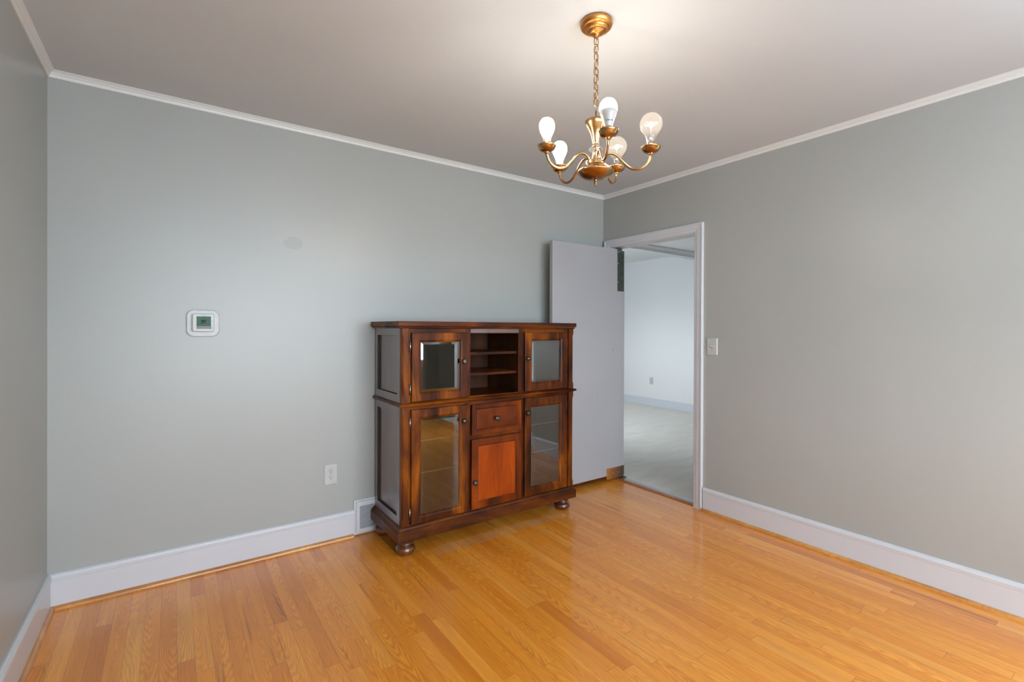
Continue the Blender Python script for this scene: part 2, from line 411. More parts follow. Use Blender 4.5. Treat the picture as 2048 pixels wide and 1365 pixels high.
def tube(bm, pts, r, seg=10, mi=0, closed=False):
    pts = [Vector(p) for p in pts]; n = len(pts); rings = []
    prev = None
    for i, p in enumerate(pts):
        if closed: t = (pts[(i + 1) % n] - pts[i - 1]).normalized()
        else: t = (pts[min(i + 1, n - 1)] - pts[max(i - 1, 0)]).normalized()
        if prev is None:
            a = Vector((0, 0, 1)) if abs(t.z) < 0.9 else Vector((1, 0, 0))
            u = t.cross(a).normalized()
        else:
            u = (prev - t * prev.dot(t)).normalized()
        prev = u; w = t.cross(u)
        rr = r[i] if isinstance(r, (list, tuple)) else r
        rings.append([bm.verts.new(p + u * rr * math.cos(2 * math.pi * k / seg) + w * rr * math.sin(2 * math.pi * k / seg)) for k in range(seg)])
    m = n if closed else n - 1
    for i in range(m):
        a, b = rings[i], rings[(i + 1) % n]
        for k in range(seg):
            f = bm.faces.new((a[k], a[(k + 1) % seg], b[(k + 1) % seg], b[k])); f.smooth = True; f.material_index = mi
    if not closed:
        for q in (rings[0], rings[-1]):
            f = bm.faces.new(q); f.material_index = mi
def spline(pts, n=6):
    P = [Vector(p) for p in pts]; out = []
    P = [P[0] * 2 - P[1]] + P + [P[-1] * 2 - P[-2]]
    for i in range(1, len(P) - 2):
        for k in range(n):
            t = k / n
            out.append(0.5 * ((2 * P[i]) + (P[i + 1] - P[i - 1]) * t + (2 * P[i - 1] - 5 * P[i] + 4 * P[i + 1] - P[i + 2]) * t * t
                              + (-P[i - 1] + 3 * P[i] - 3 * P[i + 1] + P[i + 2]) * t ** 3))
    out.append(P[-2]); return out
def rings_loft(bm, loops, cap0=True, cap1=True, mi=0):
    """loops: lists of equally many points"""
    R = [[bm.verts.new(p) for p in lp] for lp in loops]
    n = len(R[0])
    for a, b in zip(R, R[1:]):
        for i in range(n):
            f = bm.faces.new((a[i], a[(i + 1) % n], b[(i + 1) % n], b[i])); f.material_index = mi
    if cap0: f = bm.faces.new(R[0]); f.material_index = mi
    if cap1: f = bm.faces.new(R[-1]); f.material_index = mi
def rect(x0, x1, z0, z1, y, ins=0.0):
    return [(x0 + ins, y, z0 + ins), (x1 - ins, y, z0 + ins), (x1 - ins, y, z1 - ins), (x0 + ins, y, z1 - ins)]
def mould(bm, p0, p1, inward, prof, m0=0, m1=0, mi=0):
    """prism of a profile [(distance from wall, z)] along p0->p1; m0/m1 mitre the ends (1 = inside corner)"""
    p0 = Vector((p0[0], p0[1], 0)); p1 = Vector((p1[0], p1[1], 0)); d = (p1 - p0).normalized(); n = Vector((inward[0], inward[1], 0))
    a = [p0 + n * q + d * (q * m0) + Vector((0, 0, z)) for q, z in prof]
    b = [p1 + n * q - d * (q * m1) + Vector((0, 0, z)) for q, z in prof]
    rings_loft(bm, [a, b], mi=mi)
def rrect(cx, cz, hx, hz, r, seg=6):
    pts = []
    for sx, sz, a0 in ((1, -1, -90), (1, 1, 0), (-1, 1, 90), (-1, -1, 180)):
        for k in range(seg + 1):
            a = math.radians(a0 + 90 * k / seg)
            pts.append((cx + sx * (hx - r) + r * math.cos(a), cz + sz * (hz - r) + r * math.sin(a)))
    return pts

def link(name, bm, mats, origin=(0, 0, 0), parent=None, parent_loc=None, bevel=0.0, smooth_angle=None):
    bmesh.ops.recalc_face_normals(bm, faces=bm.faces)
    o0 = Vector(origin)
    bmesh.ops.translate(bm, verts=bm.verts, vec=-o0)
    me = bpy.data.meshes.new(name); bm.to_mesh(me); bm.free()
    for m in (mats if isinstance(mats, (list, tuple)) else [mats]): me.materials.append(m)
    o = bpy.data.objects.new(name, me); COL.objects.link(o)
    if parent is not None:
        o.parent = parent; o.location = o0 - Vector(parent_loc)
    else: o.location = o0
    if bevel:
        b = o.modifiers.new('bevel', 'BEVEL'); b.width = bevel; b.segments = 2; b.limit_method = 'ANGLE'; b.angle_limit = math.radians(40)
    return o
NB = bmesh.new
class Thing:
    def __init__(s, name, loc, label, cat, group=None):
        s.loc = Vector(loc)
        s.root = bpy.data.objects.new(name, None); COL.objects.link(s.root); s.root.location = loc
        s.root.empty_display_size = 0.05
        s.root['label'] = label; s.root['category'] = cat
        if group: s.root['group'] = group
    def part(s, name, bm, mats, org=None, bevel=0.0, label=None):
        org = Vector(org) if org is not None else s.loc
        o = link(name, bm, mats, org, s.root, s.loc, bevel); o['_o'] = tuple(org)
        if label: o['label'] = label
        return o
    def sub(s, par, name, bm, mats, org=None, bevel=0.0, label=None):
        po = Vector(par['_o'])
        org = Vector(org) if org is not None else po
        o = link(name, bm, mats, org, par, po, bevel)
        if label: o['label'] = label
        return o
def struct(name, bm, mats, label=None, bevel=0.0, origin=(0, 0, 0)):
    o = link(name, bm, mats, origin, bevel=bevel); o['kind'] = 'structure'
    if label: o['label'] = label
    o['_o'] = tuple(origin)
    return o

# ------------------------------------------------------------------ room shell
DY0, DY1, DZ = 2.075, 2.885, 1.985       # doorway in the right wall
H0, H1, HZ = -1.75, -0.59, 2.03          # added opening behind the camera, to a made-up unlit hall

b = NB(); box(b, XL - 0.15, XB + 0.02, YF - 0.15, YA + 0.15, -0.05, 0)
struct('floor', b, M['oak'], 'glossy honey oak strip floor')
b = NB(); box(b, XL - 0.15, XB + WT, YF - 0.15, YA + 0.15, HC, HC + 0.08)
struct('ceiling', b, M['ceiling'])
b = NB(); box(b, XL - 0.15, XB, YA, YA + 0.12, 0, HC)
struct('wall_back', b, M['wall_back'], 'sage grey wall behind the cabinet')
b = NB()
y0, y1, z0, z1 = W2
box(b, XL - 0.15, XL, YF, y0, 0, HC); box(b, XL - 0.15, XL, y1, YA, 0, HC)
box(b, XL - 0.15, XL, y0, y1, 0, z0); box(b, XL - 0.15, XL, y0, y1, z1, HC)
struct('wall_left', b, M['wall'])
b = NB()
x0, x1, z0, z1 = W1
box(b, XL - 0.15, x0, YF - 0.15, YF, 0, HC); box(b, x1, XB + WT, YF - 0.15, YF, 0, HC)
box(b, x0, x1, YF - 0.15, YF, 0, z0); box(b, x0, x1, YF - 0.15, YF, z1, HC)
struct('wall_front', b, M['wall'])
b = NB()
box(b, XB, XB + WT, DY1, YA + 0.12, 0, HC); box(b, XB, XB + WT, DY0, DY1, DZ, HC)
box(b, XB, XB + WT, H1, W4[0], 0, HC); box(b, XB, XB + WT, W4[1], DY0, 0, HC); box(b, XB, XB + WT, W4[0], W4[1], 0, W4[2]); box(b, XB, XB + WT, W4[0], W4[1], W4[3], HC); box(b, XB, XB + WT, H0, H1, HZ, HC); box(b, XB, XB + WT, YF, H0, 0, HC)
struct('wall_right', b, M['wall'])
# made-up hall behind the camera, kept dark for the cabinet glass to mirror
b = NB()
box(b, XB + WT, XB + WT + 1.0, H0 - 0.3, H0 - 0.2, 0, HC); box(b, XB + WT, XB + WT + 1.0, H1 + 0.06, H1 + 0.11, 0, HC)
box(b, XB + WT + 1.0, XB + WT + 1.1, H0 - 0.3, H1 + 0.11, 0, HC)
struct('wall_added_hall', b, M['wall'])
b = NB(); box(b, XB + 0.02, XB + WT + 1.1, H0 - 0.3, H1 + 0.11, -0.05, 0)
struct('floor_added_hall', b, M['vinyl'])
b = NB(); box(b, XB + WT, XB + WT + 1.1, H0 - 0.3, H1 + 0.11, HC, HC + 0.08)
struct('ceiling_added_hall', b, M['ceiling'])

# far room beyond the doorway
xs = XB + WT
b = NB(); box(b, XB + 0.095, XN + 0.1, YN0 - 0.1, YN1, -0.05, 0.0)
box(b, XB + 0.02, XB + 0.095, DY0 - 0.05, DY1 + 0.05, -0.05, -0.001)
struct('floor_far_room', b, M['vinyl'], 'pale grey vinyl floor beyond the doorway')
b = NB(); box(b, xs, XN + 0.1, YN0 - 0.1, YN1, HC, HC + 0.08)
struct('ceiling_far_room', b, M['white_wall'])
b = NB(); box(b, XN, XN + 0.1, YN0 - 0.1, YN1, 0, HC)
struct('wall_far_room', b, M['white_wall'], 'white wall seen through the doorway')
b = NB(); box(b, xs, XN + 0.1, YN1, YN1 + 0.1, 0, HC)
struct('wall_far_room_back', b, M['white_wall'])
b = NB(); y0, y1, z0, z1 = W3
box(b, xs - 0.1, xs, YA + 0.12, y0, 0, HC); box(b, xs - 0.1, xs, y1, YN1, 0, HC)
box(b, xs - 0.1, xs, y0, y1, 0, z0); box(b, xs - 0.1, xs, y0, y1, z1, HC)
struct('wall_far_room_left', b, M['white_wall'])
b = NB(); box(b, xs, XN, YN0 - 0.1, YN0, 0, HC)
struct('wall_far_room_front', b, M['white_wall'])
# header with its crown, across the far room
b = NB()
n = 24; yb = 4.33
loA, loB = [], []
for i in range(n + 1):
    x = xs + (XN - xs) * i / n
    t = (x - xs) / (XN - xs)
    sag = 0.012 * math.sin(math.pi * t)
    loA.append((x, 2.347 + sag))
pf = [(0.0, 0.0), (0.0, 1.0)]
loops = []
for x, z in loA:
    loops.append([(x, yb, z), (x, yb, z + 0.035), (x, yb - 0.03, HC - 0.022), (x, yb - 0.03, HC), (x, yb + 0.13, HC), (x, yb + 0.13, z)])
rings_loft(b, loops)
struct('trim_1', b, M['crown'], 'grey header across the ceiling of the far room')
base_small = [(0, 0), (0.014, 0), (0.014, 0.105), (0.010, 0.118), (0, 0.126)]
b = NB(); mould(b, (XN, YN0), (XN, YN1), (-1, 0), base_small)
struct('baseboard_far_room', b, M['trim'])
b = NB(); mould(b, (XN, YN0), (XN, YN1), (-1, 0), [(0, HC - 0.012), (0.012, HC), (0, HC)])
struct('trim_2', b, M['white_wall'])

# ------------------------------------------------------------------ mouldings of the room
ZC = 2.408
crown = [(0, ZC), (0.006, ZC), (0.009, ZC + 0.004), (0.010, ZC + 0.010), (0.008, ZC + 0.0115), (0.0085, ZC + 0.0145),
         (0.0135, ZC + 0.0165), (0.0135, ZC + 0.019), (0.012, ZC + 0.0205), (0.020, ZC + 0.0265), (0.0265, ZC + 0.030), (0.0265, HC), (0, HC)]
for nm, p0, p1, inw, lab in (('trim_3', (XL, YA), (XB, YA), (0, -1), 'white crown moulding over the cabinet wall'),
                        ('trim_4', (XB, YF), (XB, YA), (-1, 0), 'white crown moulding over the doorway wall'),
                        ('trim_5', (XL, YF), (XL, YA), (1, 0), 'white crown moulding on the left wall'),
                        ('trim_6', (XL, YF), (XB, YF), (0, 1), None)):
    b = NB(); mould(b, p0, p1, inw, crown, 1, 1); struct(nm, b, M['crown'], lab)
bb = [(0, 0), (0.014, 0), (0.014, 0.128), (0.0165, 0.130), (0.0165, 0.133), (0.0145, 0.1345), (0.0145, 0.137), (0.018, 0.139),
      (0.018, 0.147), (0.014, 0.156), (0.008, 0.160), (0.006, 0.162), (0, 0.162)]
VX0, VX1 = 0.912, 1.268
b = NB(); mould(b, (XL, YA), (VX0, YA), (0, -1), bb, 1, 0); mould(b, (VX1, YA), (XB, YA), (0, -1), bb, 0, 1)
struct('baseboard_back', b, M['trim'], 'tall white baseboard on the cabinet wall')
b = NB(); mould(b, (XB, H1 + 0.08), (XB, DY0 - 0.078), (-1, 0), bb); mould(b, (XB, YF), (XB, H0 - 0.08), (-1, 0), bb, 1, 0)
struct('baseboard_right', b, M['trim'], 'tall white baseboard on the doorway wall')
b = NB(); mould(b, (XL, YF), (XL, YA), (1, 0), bb, 1, 1)
struct('baseboard_left', b, M['trim'], 'tall white baseboard on the left wall')
b = NB(); mould(b, (XL, YF), (XB, YF), (0, 1), bb, 1, 1)
struct('baseboard_front', b, M['trim'])
def qr(n=6, r=0.017, t=0.014):
    return [(t, 0)] + [(t + r * math.cos(math.pi / 2 * k / n), r * math.sin(math.pi / 2 * k / n)) for k in range(n + 1)]
q = qr()
b = NB(); mould(b, (XL, YA), (VX0 - 0.004, YA), (0, -1), q, 1, 0)
struct('trim_7', b, M['shoe'], 'oak shoe moulding along the cabinet wall')
b = NB(); mould(b, (XB, H1 + 0.08), (XB, DY0 - 0.074), (-1, 0), q)
struct('trim_8', b, M['shoe'], 'oak shoe moulding along the doorway wall')
b = NB(); mould(b, (XL, YF), (XL, YA), (1, 0), q, 1, 1)
struct('trim_9', b, M['shoe'], 'oak shoe moulding along the left wall')

# ------------------------------------------------------------------ doorway: jamb, casing, threshold
CW, CT = 0.070, 0.066
def casing_sect(w):          # (offset across from the opening, projection from the wall)
    return [(0, 0), (0, 0.010), (0.004, 0.012), (w * 0.30, 0.0135), (w * 0.34, 0.016), (w * 0.80, 0.018), (w * 0.84, 0.0215), (w - 0.002, 0.0215), (w, 0.019), (w, 0)]
b = NB()
ya, yz, zt = DY0, DY1, DZ - 0.005
sa = casing_sect(CW); sh = casing_sect(CT - 0.004)
# one mitred run: up the right leg, across, down the left
lo = []
for (o1, pr), (o2, _) in zip(sa, sh): pass
def cl(y, z, sy, sz): return [(XB - pr, y + sy * o1, z + sz * o2) for (o1, pr), (o2, _) in zip(sa, sh)]
leg0 = cl(ya, 0, -1, 0); top0 = cl(ya, zt, -1, 1); top1 = cl(yz, zt, 1, 1); leg1 = cl(yz, 0, 1, 0)
rings_loft(b, [leg0, top0, top1, leg1])
struct('trim_10', b, M['trim'], 'white casing around the doorway')
b = NB()
jt = 0.014
box(b, XB - 0.002, XB + WT + 0.002, DY0 - 0.004, DY0 + jt - 0.010, 0, DZ); box(b, XB - 0.002, XB + WT + 0.002, DY1 - jt + 0.010, DY1 + 0.004, 0, DZ)
box(b, XB - 0.002, XB + WT + 0.002, DY0, DY1, DZ - jt + 0.004, DZ + 0.004)
struct('trim_11', b, M['trim'], 'white door jamb lining')
b = NB()
rings_loft(b, [[(XB + 0.004, y, 0), (XB + 0.006, y, 0.006), (XB + 0.016, y, 0.011), (XB + 0.040, y, 0.012), (XB + 0.046, y, 0.009), (XB + 0.046, y, 0)]
               for y in (DY0 + 0.004, DY1 - 0.004)])
struct('trim_12', b, M['thresh'], 'dark oak threshold strip in the doorway')
b = NB()
rings_loft(b, [[(XB + 0.046, y, 0), (XB + 0.048, y, 0.007), (XB + 0.090, y, 0.006), (XB + 0.112, y, 0.001), (XB + 0.112, y, 0)]
               for y in (DY0 + 0.004, DY1 - 0.004)])
struct('trim_13', b, M['steel'], 'worn metal threshold strip in the doorway')

# ------------------------------------------------------------------ door, swung open on its floor pivot
DX0, DX1, DF, DB = 2.372, 3.178, 2.828, 2.863
b = NB()
zt, zb = 1.960, 0.046
PX0, PZ0 = 3.090, 1.603              # cut-out for the closer at the upper heel corner
pts = [(DX0, zb), (DX1, zb), (DX1, PZ0), (PX0, PZ0), (PX0, zt), (DX0, zt)]
rings_loft(b, [[(x, DF, z) for x, z in pts], [(x, DB, z) for x, z in pts]])
door = struct('door_1', b, M['door'], 'plain grey-white slab door swung open beside the cabinet', bevel=0.0015, origin=(DX1, DB, 0))
def doorpart(name, bm, mat, label=None, bevel=0.0):
    o = link(name, bm, mat, (DX1, DB, 0), door, (DX1, DB, 0), bevel)
    if label: o['label'] = label
    return o
b = NB(); box(b, PX0 + 0.001, DX1 - 0.001, DF + 0.004, DB, PZ0 + 0.001, 1.950)
doorpart('closer_plate', b, M['plate'], 'dark steel closer plate at upper corner', 0.001)
b = NB()
tube(b, [(PX0 + 0.006, DF + 0.003, 1.935), (PX0 + 0.03, DF + 0.001, 1.945), (PX0 + 0.07, DF + 0.003, 1.925)], 0.006, 8)
box(b, PX0 - 0.012, DX1 - 0.03, DF + 0.002, DB - 0.004, 1.951, 1.963)
box(b, PX0 + 0.03, PX0 + 0.062, DF + 0.006, DB - 0.008, 1.963, DZ - jt + 0.002)
doorpart('pivot_arm', b, M['screw'], 'small metal pivot arm under the head jamb')
b = NB()
for z in (1.68, 1.84): lathe(b, [(0.005, 0.002), (0.005, 0), (0.002, -0.002), (0, -0.002)], (PX0 + 0.013, DF + 0.002, z), 'Y', 10)
doorpart('screw', b, M['hinge'])
b = NB()
random.seed(3)
box(b, 2.968, DX1 + 0.001, DF - 0.0035, DF + 0.001, 0.030, 0.108)
doorpart('pivot_shoe', b, M['rust'], 'rusty pivot shoe at the bottom heel', 0.001)
b = NB(); box(b, 2.975, DX1, DF + 0.002, DB, 0.014, 0.046)
lathe(b, [(0.011, 0.0), (0.011, 0.014)], (3.135, 2.846, 0.0), 'Z', 16)
doorpart('pivot_block', b, M['rust'])
b = NB(); box(b, DX0 + 0.003, 2.968, DF + 0.003, DB - 0.003, 0.022, 0.046)  # dark strip stands in for the shaded gap under the door
doorpart('door_gap_shade', b, M['cherry_dark'], 'dark strip in place of the shade under the door')
b = NB(); box(b, 3.105, 3.187, 2.80, 2.875, 0.0085, 0.0125, bev=0.001)
struct('trim_14', b, M['plate'], 'floor plate under the door pivot')

# ------------------------------------------------------------------ unseen windows
def window(name, horizontal, a0, a1, z0, z1, wall, sgn):
    """frame, sash bars, sill and pane in an opening; sgn = direction into the room"""
    def bx(bm, u0, u1, d0, d1, za, zb_):
        d0, d1 = sorted((wall + sgn * d0, wall + sgn * d1))
        if horizontal: box(bm, u0, u1, d0, d1, za, zb_)
        else: box(bm, d0, d1, u0, u1, za, zb_)
    bm = NB()
    t = 0.03
    bx(bm, a0, a0 + t, -0.13, 0, z0, z1); bx(bm, a1 - t, a1, -0.13, 0, z0, z1)
    bx(bm, a0, a1, -0.13, 0, z0, z0 + t); bx(bm, a0, a1, -0.13, 0, z1 - t, z1)
    mid = (a0 + a1) / 2
    bx(bm, mid - 0.03, mid + 0.03, -0.12, -0.02, z0, z1)
    zm = (z0 + z1) / 2
    bx(bm, a0, a1, -0.10, -0.06, zm - 0.02, zm + 0.02)
    bx(bm, a0 - 0.08, a0, 0, 0.018, z0 - 0.08, z1 + 0.08); bx(bm, a1, a1 + 0.08, 0, 0.018, z0 - 0.08, z1 + 0.08)
    bx(bm, a0, a1, 0, 0.018, z1, z1 + 0.08); bx(bm, a0, a1, 0, 0.018, z0 - 0.08, z0)
    bx(bm, a0 - 0.1, a1 + 0.1, 0, 0.045, z0 - 0.02, z0)
    o = struct(name, bm, M['trim'])
    bm = NB(); bx(bm, a0 + t, a1 - t, -0.083, -0.079, z0 + t, z1 - t)
    p = link('window_pane', bm, M['win_glass'], parent=o, parent_loc=(0, 0, 0))
    return o
w1 = window('widened_window_1', True, W1[0], W1[1], W1[2], W1[3], YF, 1)
w2 = window('added_window_2', False, W2[0], W2[1], W2[2], W2[3], XL, 1)
w4 = window('added_window_4', False, W4[0], W4[1], W4[2], W4[3], XB, -1)
w3 = window('added_window_3', False, W3[0], W3[1], W3[2], W3[3], XB + WT, 1)
# venetian slats over the upper part of the window behind the camera
bm = NB()
z = 2.06
while z > 1.50:
    rings_loft(bm, [[(x, YF - 0.060, z - 0.006), (x, YF - 0.036, z + 0.006), (x, YF - 0.036, z + 0.0072), (x, YF - 0.060, z - 0.0048)] for x in (W1[0] + 0.035, W1[1] - 0.035)])
    z -= 0.028
box(bm, W1[0] + 0.035, W1[1] - 0.035, YF - 0.062, YF - 0.034, 2.058, 2.07)
link('blind_slats', bm, M['blind'], parent=w1, parent_loc=(0, 0, 0))
# casing of the added opening behind the camera
b = NB()
for y in (H0 - 0.08, H1): box(b, XB - 0.018, XB, y, y + 0.08, 0, HZ + 0.07)
box(b, XB - 0.018, XB, H0, H1, HZ, HZ + 0.07)
struct('trim_15', b, M['trim'])

# ------------------------------------------------------------------ thermostat
t = Thing('thermostat', (0.1295, YA, 1.304), 'white wall thermostat with green display reading 86 on an oversized rounded cover plate', 'thermostat')
def slab(bm, cx, cz, hx, hz, r, y0, y1, ch=0.002, mi=0):
    loops = [[(x, y0, z) for x, z in rrect(cx, cz, hx, hz, r)], [(x, y1 + ch, z) for x, z in rrect(cx, cz, hx, hz, r)],
             [(x, y1, z) for x, z in rrect(cx, cz, hx - ch * 1.3, hz - ch * 1.3, max(r - ch, 0.001))]]
    rings_loft(bm, loops, mi=mi)
b = NB(); slab(b, 0.1295, 1.304, 0.0735, 0.071, 0.034, YA, YA - 0.010, 0.004)
t.part('cover_plate', b, M['plastic'])
b = NB(); slab(b, 0.1295, 1.307, 0.0485, 0.047, 0.010, YA - 0.009, YA - 0.032, 0.003)
body = t.part('thermostat_body', b, M['plastic'])
b = NB(); box(b, 0.100, 0.163, YA - 0.0335, YA - 0.030, 1.2885, 1.3395)
scr = t.sub(body, 'display', b, M['lcd'], label='green liquid crystal display')
b = NB(); box(b, 0.100, 0.1655, YA - 0.0335, YA - 0.030, 1.2745, 1.2875)
t.sub(body, 'button_strip', b, M['grey_key'], label='grey button strip under the display')
b = NB()
SEG = {'8': 'abcdefg', '6': 'acdefg'}
def digit(bm, ch, x, z, w, h, th, y):
    S_ = {'a': (x, x + w, z + h - th, z + h), 'd': (x, x + w, z, z + th), 'g': (x, x + w, z + h / 2 - th / 2, z + h / 2 + th / 2),
          'f': (x, x + th, z + h / 2, z + h), 'b': (x + w - th, x + w, z + h / 2, z + h), 'e': (x, x + th, z, z + h / 2), 'c': (x + w - th, x + w, z, z + h / 2)}
    for s in SEG[ch]:
        a = S_[s]; box(bm, a[0], a[1], y - 0.0006, y, a[2], a[3])
yl = YA - 0.0335
digit(b, '8', 0.1205, 1.3075, 0.0090, 0.0145, 0.0026, yl); digit(b, '6', 0.1315, 1.3075, 0.0090, 0.0145, 0.0026, yl)
for z in (1.310, 1.318): box(b, 0.1165, 0.1180, yl - 0.0006, yl, z - 0.0008, z + 0.0008)
box(b, 0.117, 0.134, yl - 0.0006, yl, 1.3010, 1.3028); box(b, 0.142, 0.149, yl - 0.0006, yl, 1.3010, 1.3028)
box(b, 0.131, 0.137, yl - 0.0006, yl, 1.3345, 1.3375); box(b, 0.144, 0.151, yl - 0.0006, yl, 1.3170, 1.3183)
box(b, 0.101, 0.162, yl - 0.0006, yl, 1.2895, 1.2908)
t.sub(body, 'display_digits', b, M['lcd_ink'])
b = NB()
for k in range(8): box(b, 0.1195 + k * 0.0025, 0.1212 + k * 0.0025, YA - 0.0325, YA - 0.0315, 1.3438, 1.3458)
t.sub(body, 'maker_mark', b, M['grey_key'])

# ------------------------------------------------------------------ outlets and switch
def outlet(name, c, axis, label, w=0.0375, h=0.0605):
    """axis 'Y': on a wall facing -y; axis 'X': on a wall facing -x"""
    t = Thing(name, c, label, 'electrical outlet')
    def tr(bm):
        if axis == 'X':
            for v in bm.verts:
                dx, dy = v.co.x - c[0], v.co.y - c[1]
                v.co.x, v.co.y = c[0] + dy, c[1] - dx
    b = NB(); slab(b, c[0], c[2], w, h, 0.003, c[1], c[1] - 0.006, 0.003); tr(b)
    t.part('face_plate', b, M['plastic'])
    for s in (-1, 1):
        b = NB()
        pts = []
        for k in range(24):
            a = 2 * math.pi * k / 24
            pts.append((c[0] + 0.0165 * math.cos(a), c[2] + s * 0.0195 + max(-0.0135, min(0.0135, 0.0165 * math.sin(a)))))
        rings_loft(b, [[(x, c[1] - 0.005, z) for x, z in pts], [(x, c[1] - 0.0080, z) for x, z in pts]]); tr(b)
        r = t.part('receptacle', b, M['plastic'])
        b = NB()
        zc = c[2] + s * 0.0195
        for dx, hh in ((-0.0062, 0.0045), (0.0062, 0.0038)):
            box(b, c[0] + dx - 0.0011, c[0] + dx + 0.0011, c[1] - 0.0084, c[1] - 0.0078, zc + 0.0035 - hh, zc + 0.0035 + hh)
        lathe(b, [(0, -0.0084), (0.0026, -0.0084), (0.0026, -0.0078)], (c[0], c[1], zc - 0.0075), 'Y', 10); tr(b)
        t.sub(r, 'slots', b, M['plastic_dark'])
    b = NB(); lathe(b, [(0, -0.0075), (0.002, -0.0072), (0.0028, -0.006)], (c[0], c[1], c[2]), 'Y', 10); tr(b)
    t.part('screw', b, M['screw'])
    return t
outlet('electrical_outlet', (0.7755, YA, 0.4035), 'Y', 'white duplex outlet low on the grey wall left of the cabinet')
outlet('electrical_outlet', (XN, 5.215, 0.415), 'X', 'small white outlet on the far room wall seen through the doorway', 0.037, 0.058)

c = (XB, 1.9365, 1.162)
t = Thing('light_switch', c, 'white toggle light switch on the grey wall right of the doorway casing', 'light switch')
b = NB()
loops = [[(XB, y, z) for y, z in rrect(c[1], c[2], 0.0395, 0.059, 0.004)], [(XB - 0.003, y, z) for y, z in rrect(c[1], c[2], 0.0395, 0.059, 0.004)],
         [(XB - 0.0065, y, z) for y, z in rrect(c[1], c[2], 0.0355, 0.055, 0.003)]]
rings_loft(b, loops); t.part('face_plate', b, M['plastic'])
b = NB(); box(b, XB - 0.0072, XB - 0.006, c[1] - 0.0055, c[1] + 0.0055, c[2] - 0.0125, c[2] + 0.0125)
tg = t.part('toggle_surround', b, M['grey_key'])
b = NB()
rings_loft(b, [[(XB - 0.007, c[1] - 0.004, c[2] - 0.007), (XB - 0.007, c[1] + 0.004, c[2] - 0.007), (XB - 0.007, c[1] + 0.004, c[2] + 0.007), (XB - 0.007, c[1] - 0.004, c[2] + 0.007)],
               [(XB - 0.019, c[1] - 0.003, c[2] + 0.004), (XB - 0.019, c[1] + 0.003, c[2] + 0.004), (XB - 0.018, c[1] + 0.003, c[2] + 0.011), (XB - 0.018, c[1] - 0.003, c[2] + 0.011)]])
t.sub(tg, 'toggle', b, M['plastic'])
for s in (-1, 1):
    b = NB(); lathe(b, [(0, -0.0078), (0.0025, -0.0074), (0.0032, -0.006)], (XB, c[1], c[2] + s * 0.030), 'X', 10)
    t.part('screw', b, M['screw'])

# ------------------------------------------------------------------ floor register in the baseboard
t = Thing('air_vent', ((VX0 + VX1) / 2, YA, 0.01), 'white louvered air vent set into the baseboard behind the cabinet corner', 'air vent')
b = NB()
vz0, vz1 = 0.006, 0.219
outer = lambda y, i: rect(VX0, VX1, vz0, vz1, y, i)
gx0, gx1, gz0, gz1 = VX0 + 0.034, VX1 - 0.034, 0.040, 0.182
rings_loft(b, [outer(YA, 0), outer(YA - 0.010, 0), outer(YA - 0.012, 0.003), outer(YA - 0.012, 0.010), outer(YA - 0.020, 0.012),
               outer(YA - 0.021, 0.014), rect(gx0, gx1, gz0, gz1, YA - 0.021), rect(gx0, gx1, gz0, gz1, YA - 0.004)], cap0=True, cap1=False)
t.part('vent_frame', b, M['trim'])
b = NB(); box(b, gx0 - 0.002, gx1 + 0.002, YA - 0.006, YA - 0.003, gz0 - 0.002, gz1 + 0.002)
t.part('dark_duct', b, M['plastic_dark'], label='dark duct behind the slats')
b = NB(); nsl = 15
for k in range(nsl):
    z = gz0 + (k + 0.5) * (gz1 - gz0) / nsl
    rings_loft(b, [[(x, YA - 0.0205, z - 0.0022), (x, YA - 0.0205, z - 0.0010), (x, YA - 0.0135, z + 0.0022), (x, YA - 0.0135, z + 0.0010)] for x in (gx0, gx1)])
t.part('louver_slats', b, M['trim'])
b = NB(); lathe(b, [(0, -0.0225), (0.003, -0.0218), (0.0035, -0.0195)], (VX0 + 0.05, YA, vz1 - 0.006), 'Y', 8)
t.part('screw', b, M['screw'])

# ------------------------------------------------------------------ cabinet
CX0, CX1, CY0, CY1 = 1.040, 2.317, 2.545, 2.955
FDY = 2.525
cab = Thing('display_cabinet', (1.674, 2.735, 0), 'dark cherry display cabinet with glass doors, open cubby and bun feet, against the back wall', 'cabinet')
# feet
foot = [(0.0, 0.0), (0.030, 0.0), (0.040, 0.004), (0.051, 0.014), (0.057, 0.027), (0.055, 0.039), (0.047, 0.050), (0.037, 0.055), (0.035, 0.058),
        (0.043, 0.062), (0.0465, 0.067), (0.0445, 0.072), (0.036, 0.076), (0.035, 0.082), (0.041, 0.088), (0.042, 0.092)]
for fx, fy in ((1.084, 2.582), (2.268, 2.590), (1.080, 2.905), (2.268, 2.905)):
    b = NB(); lathe(b, foot, (fx, fy, 0), 'Z', 36); cab.part('bun_foot', b, M['foot'], (fx, fy, 0))
def band(bm, pairs, x0, x1, y0, y1, cap0=True, cap1=True):
    """stack of rectangles in plan: pairs of (inset on front and sides, z); back stays put"""
    rings_loft(bm, [[(x0 + i, y0 + i, z), (x1 - i, y0 + i, z), (x1 - i, y1, z), (x0 + i, y1, z)] for i, z in pairs], cap0, cap1)
b = NB()
band(b, [(0.002, 0.090), (0, 0.092), (0, 0.143), (0.002, 0.146), (0.005, 0.147), (0.005, 0.151), (0.008, 0.153), (0.012, 0.154), (0.014, 0.160),
         (0.019, 0.166), (0.026, 0.169), (0.027, 0.172)], 1.013, 2.334, 2.515, 2.960)
cab.part('plinth', b, M['cherry_dark'])
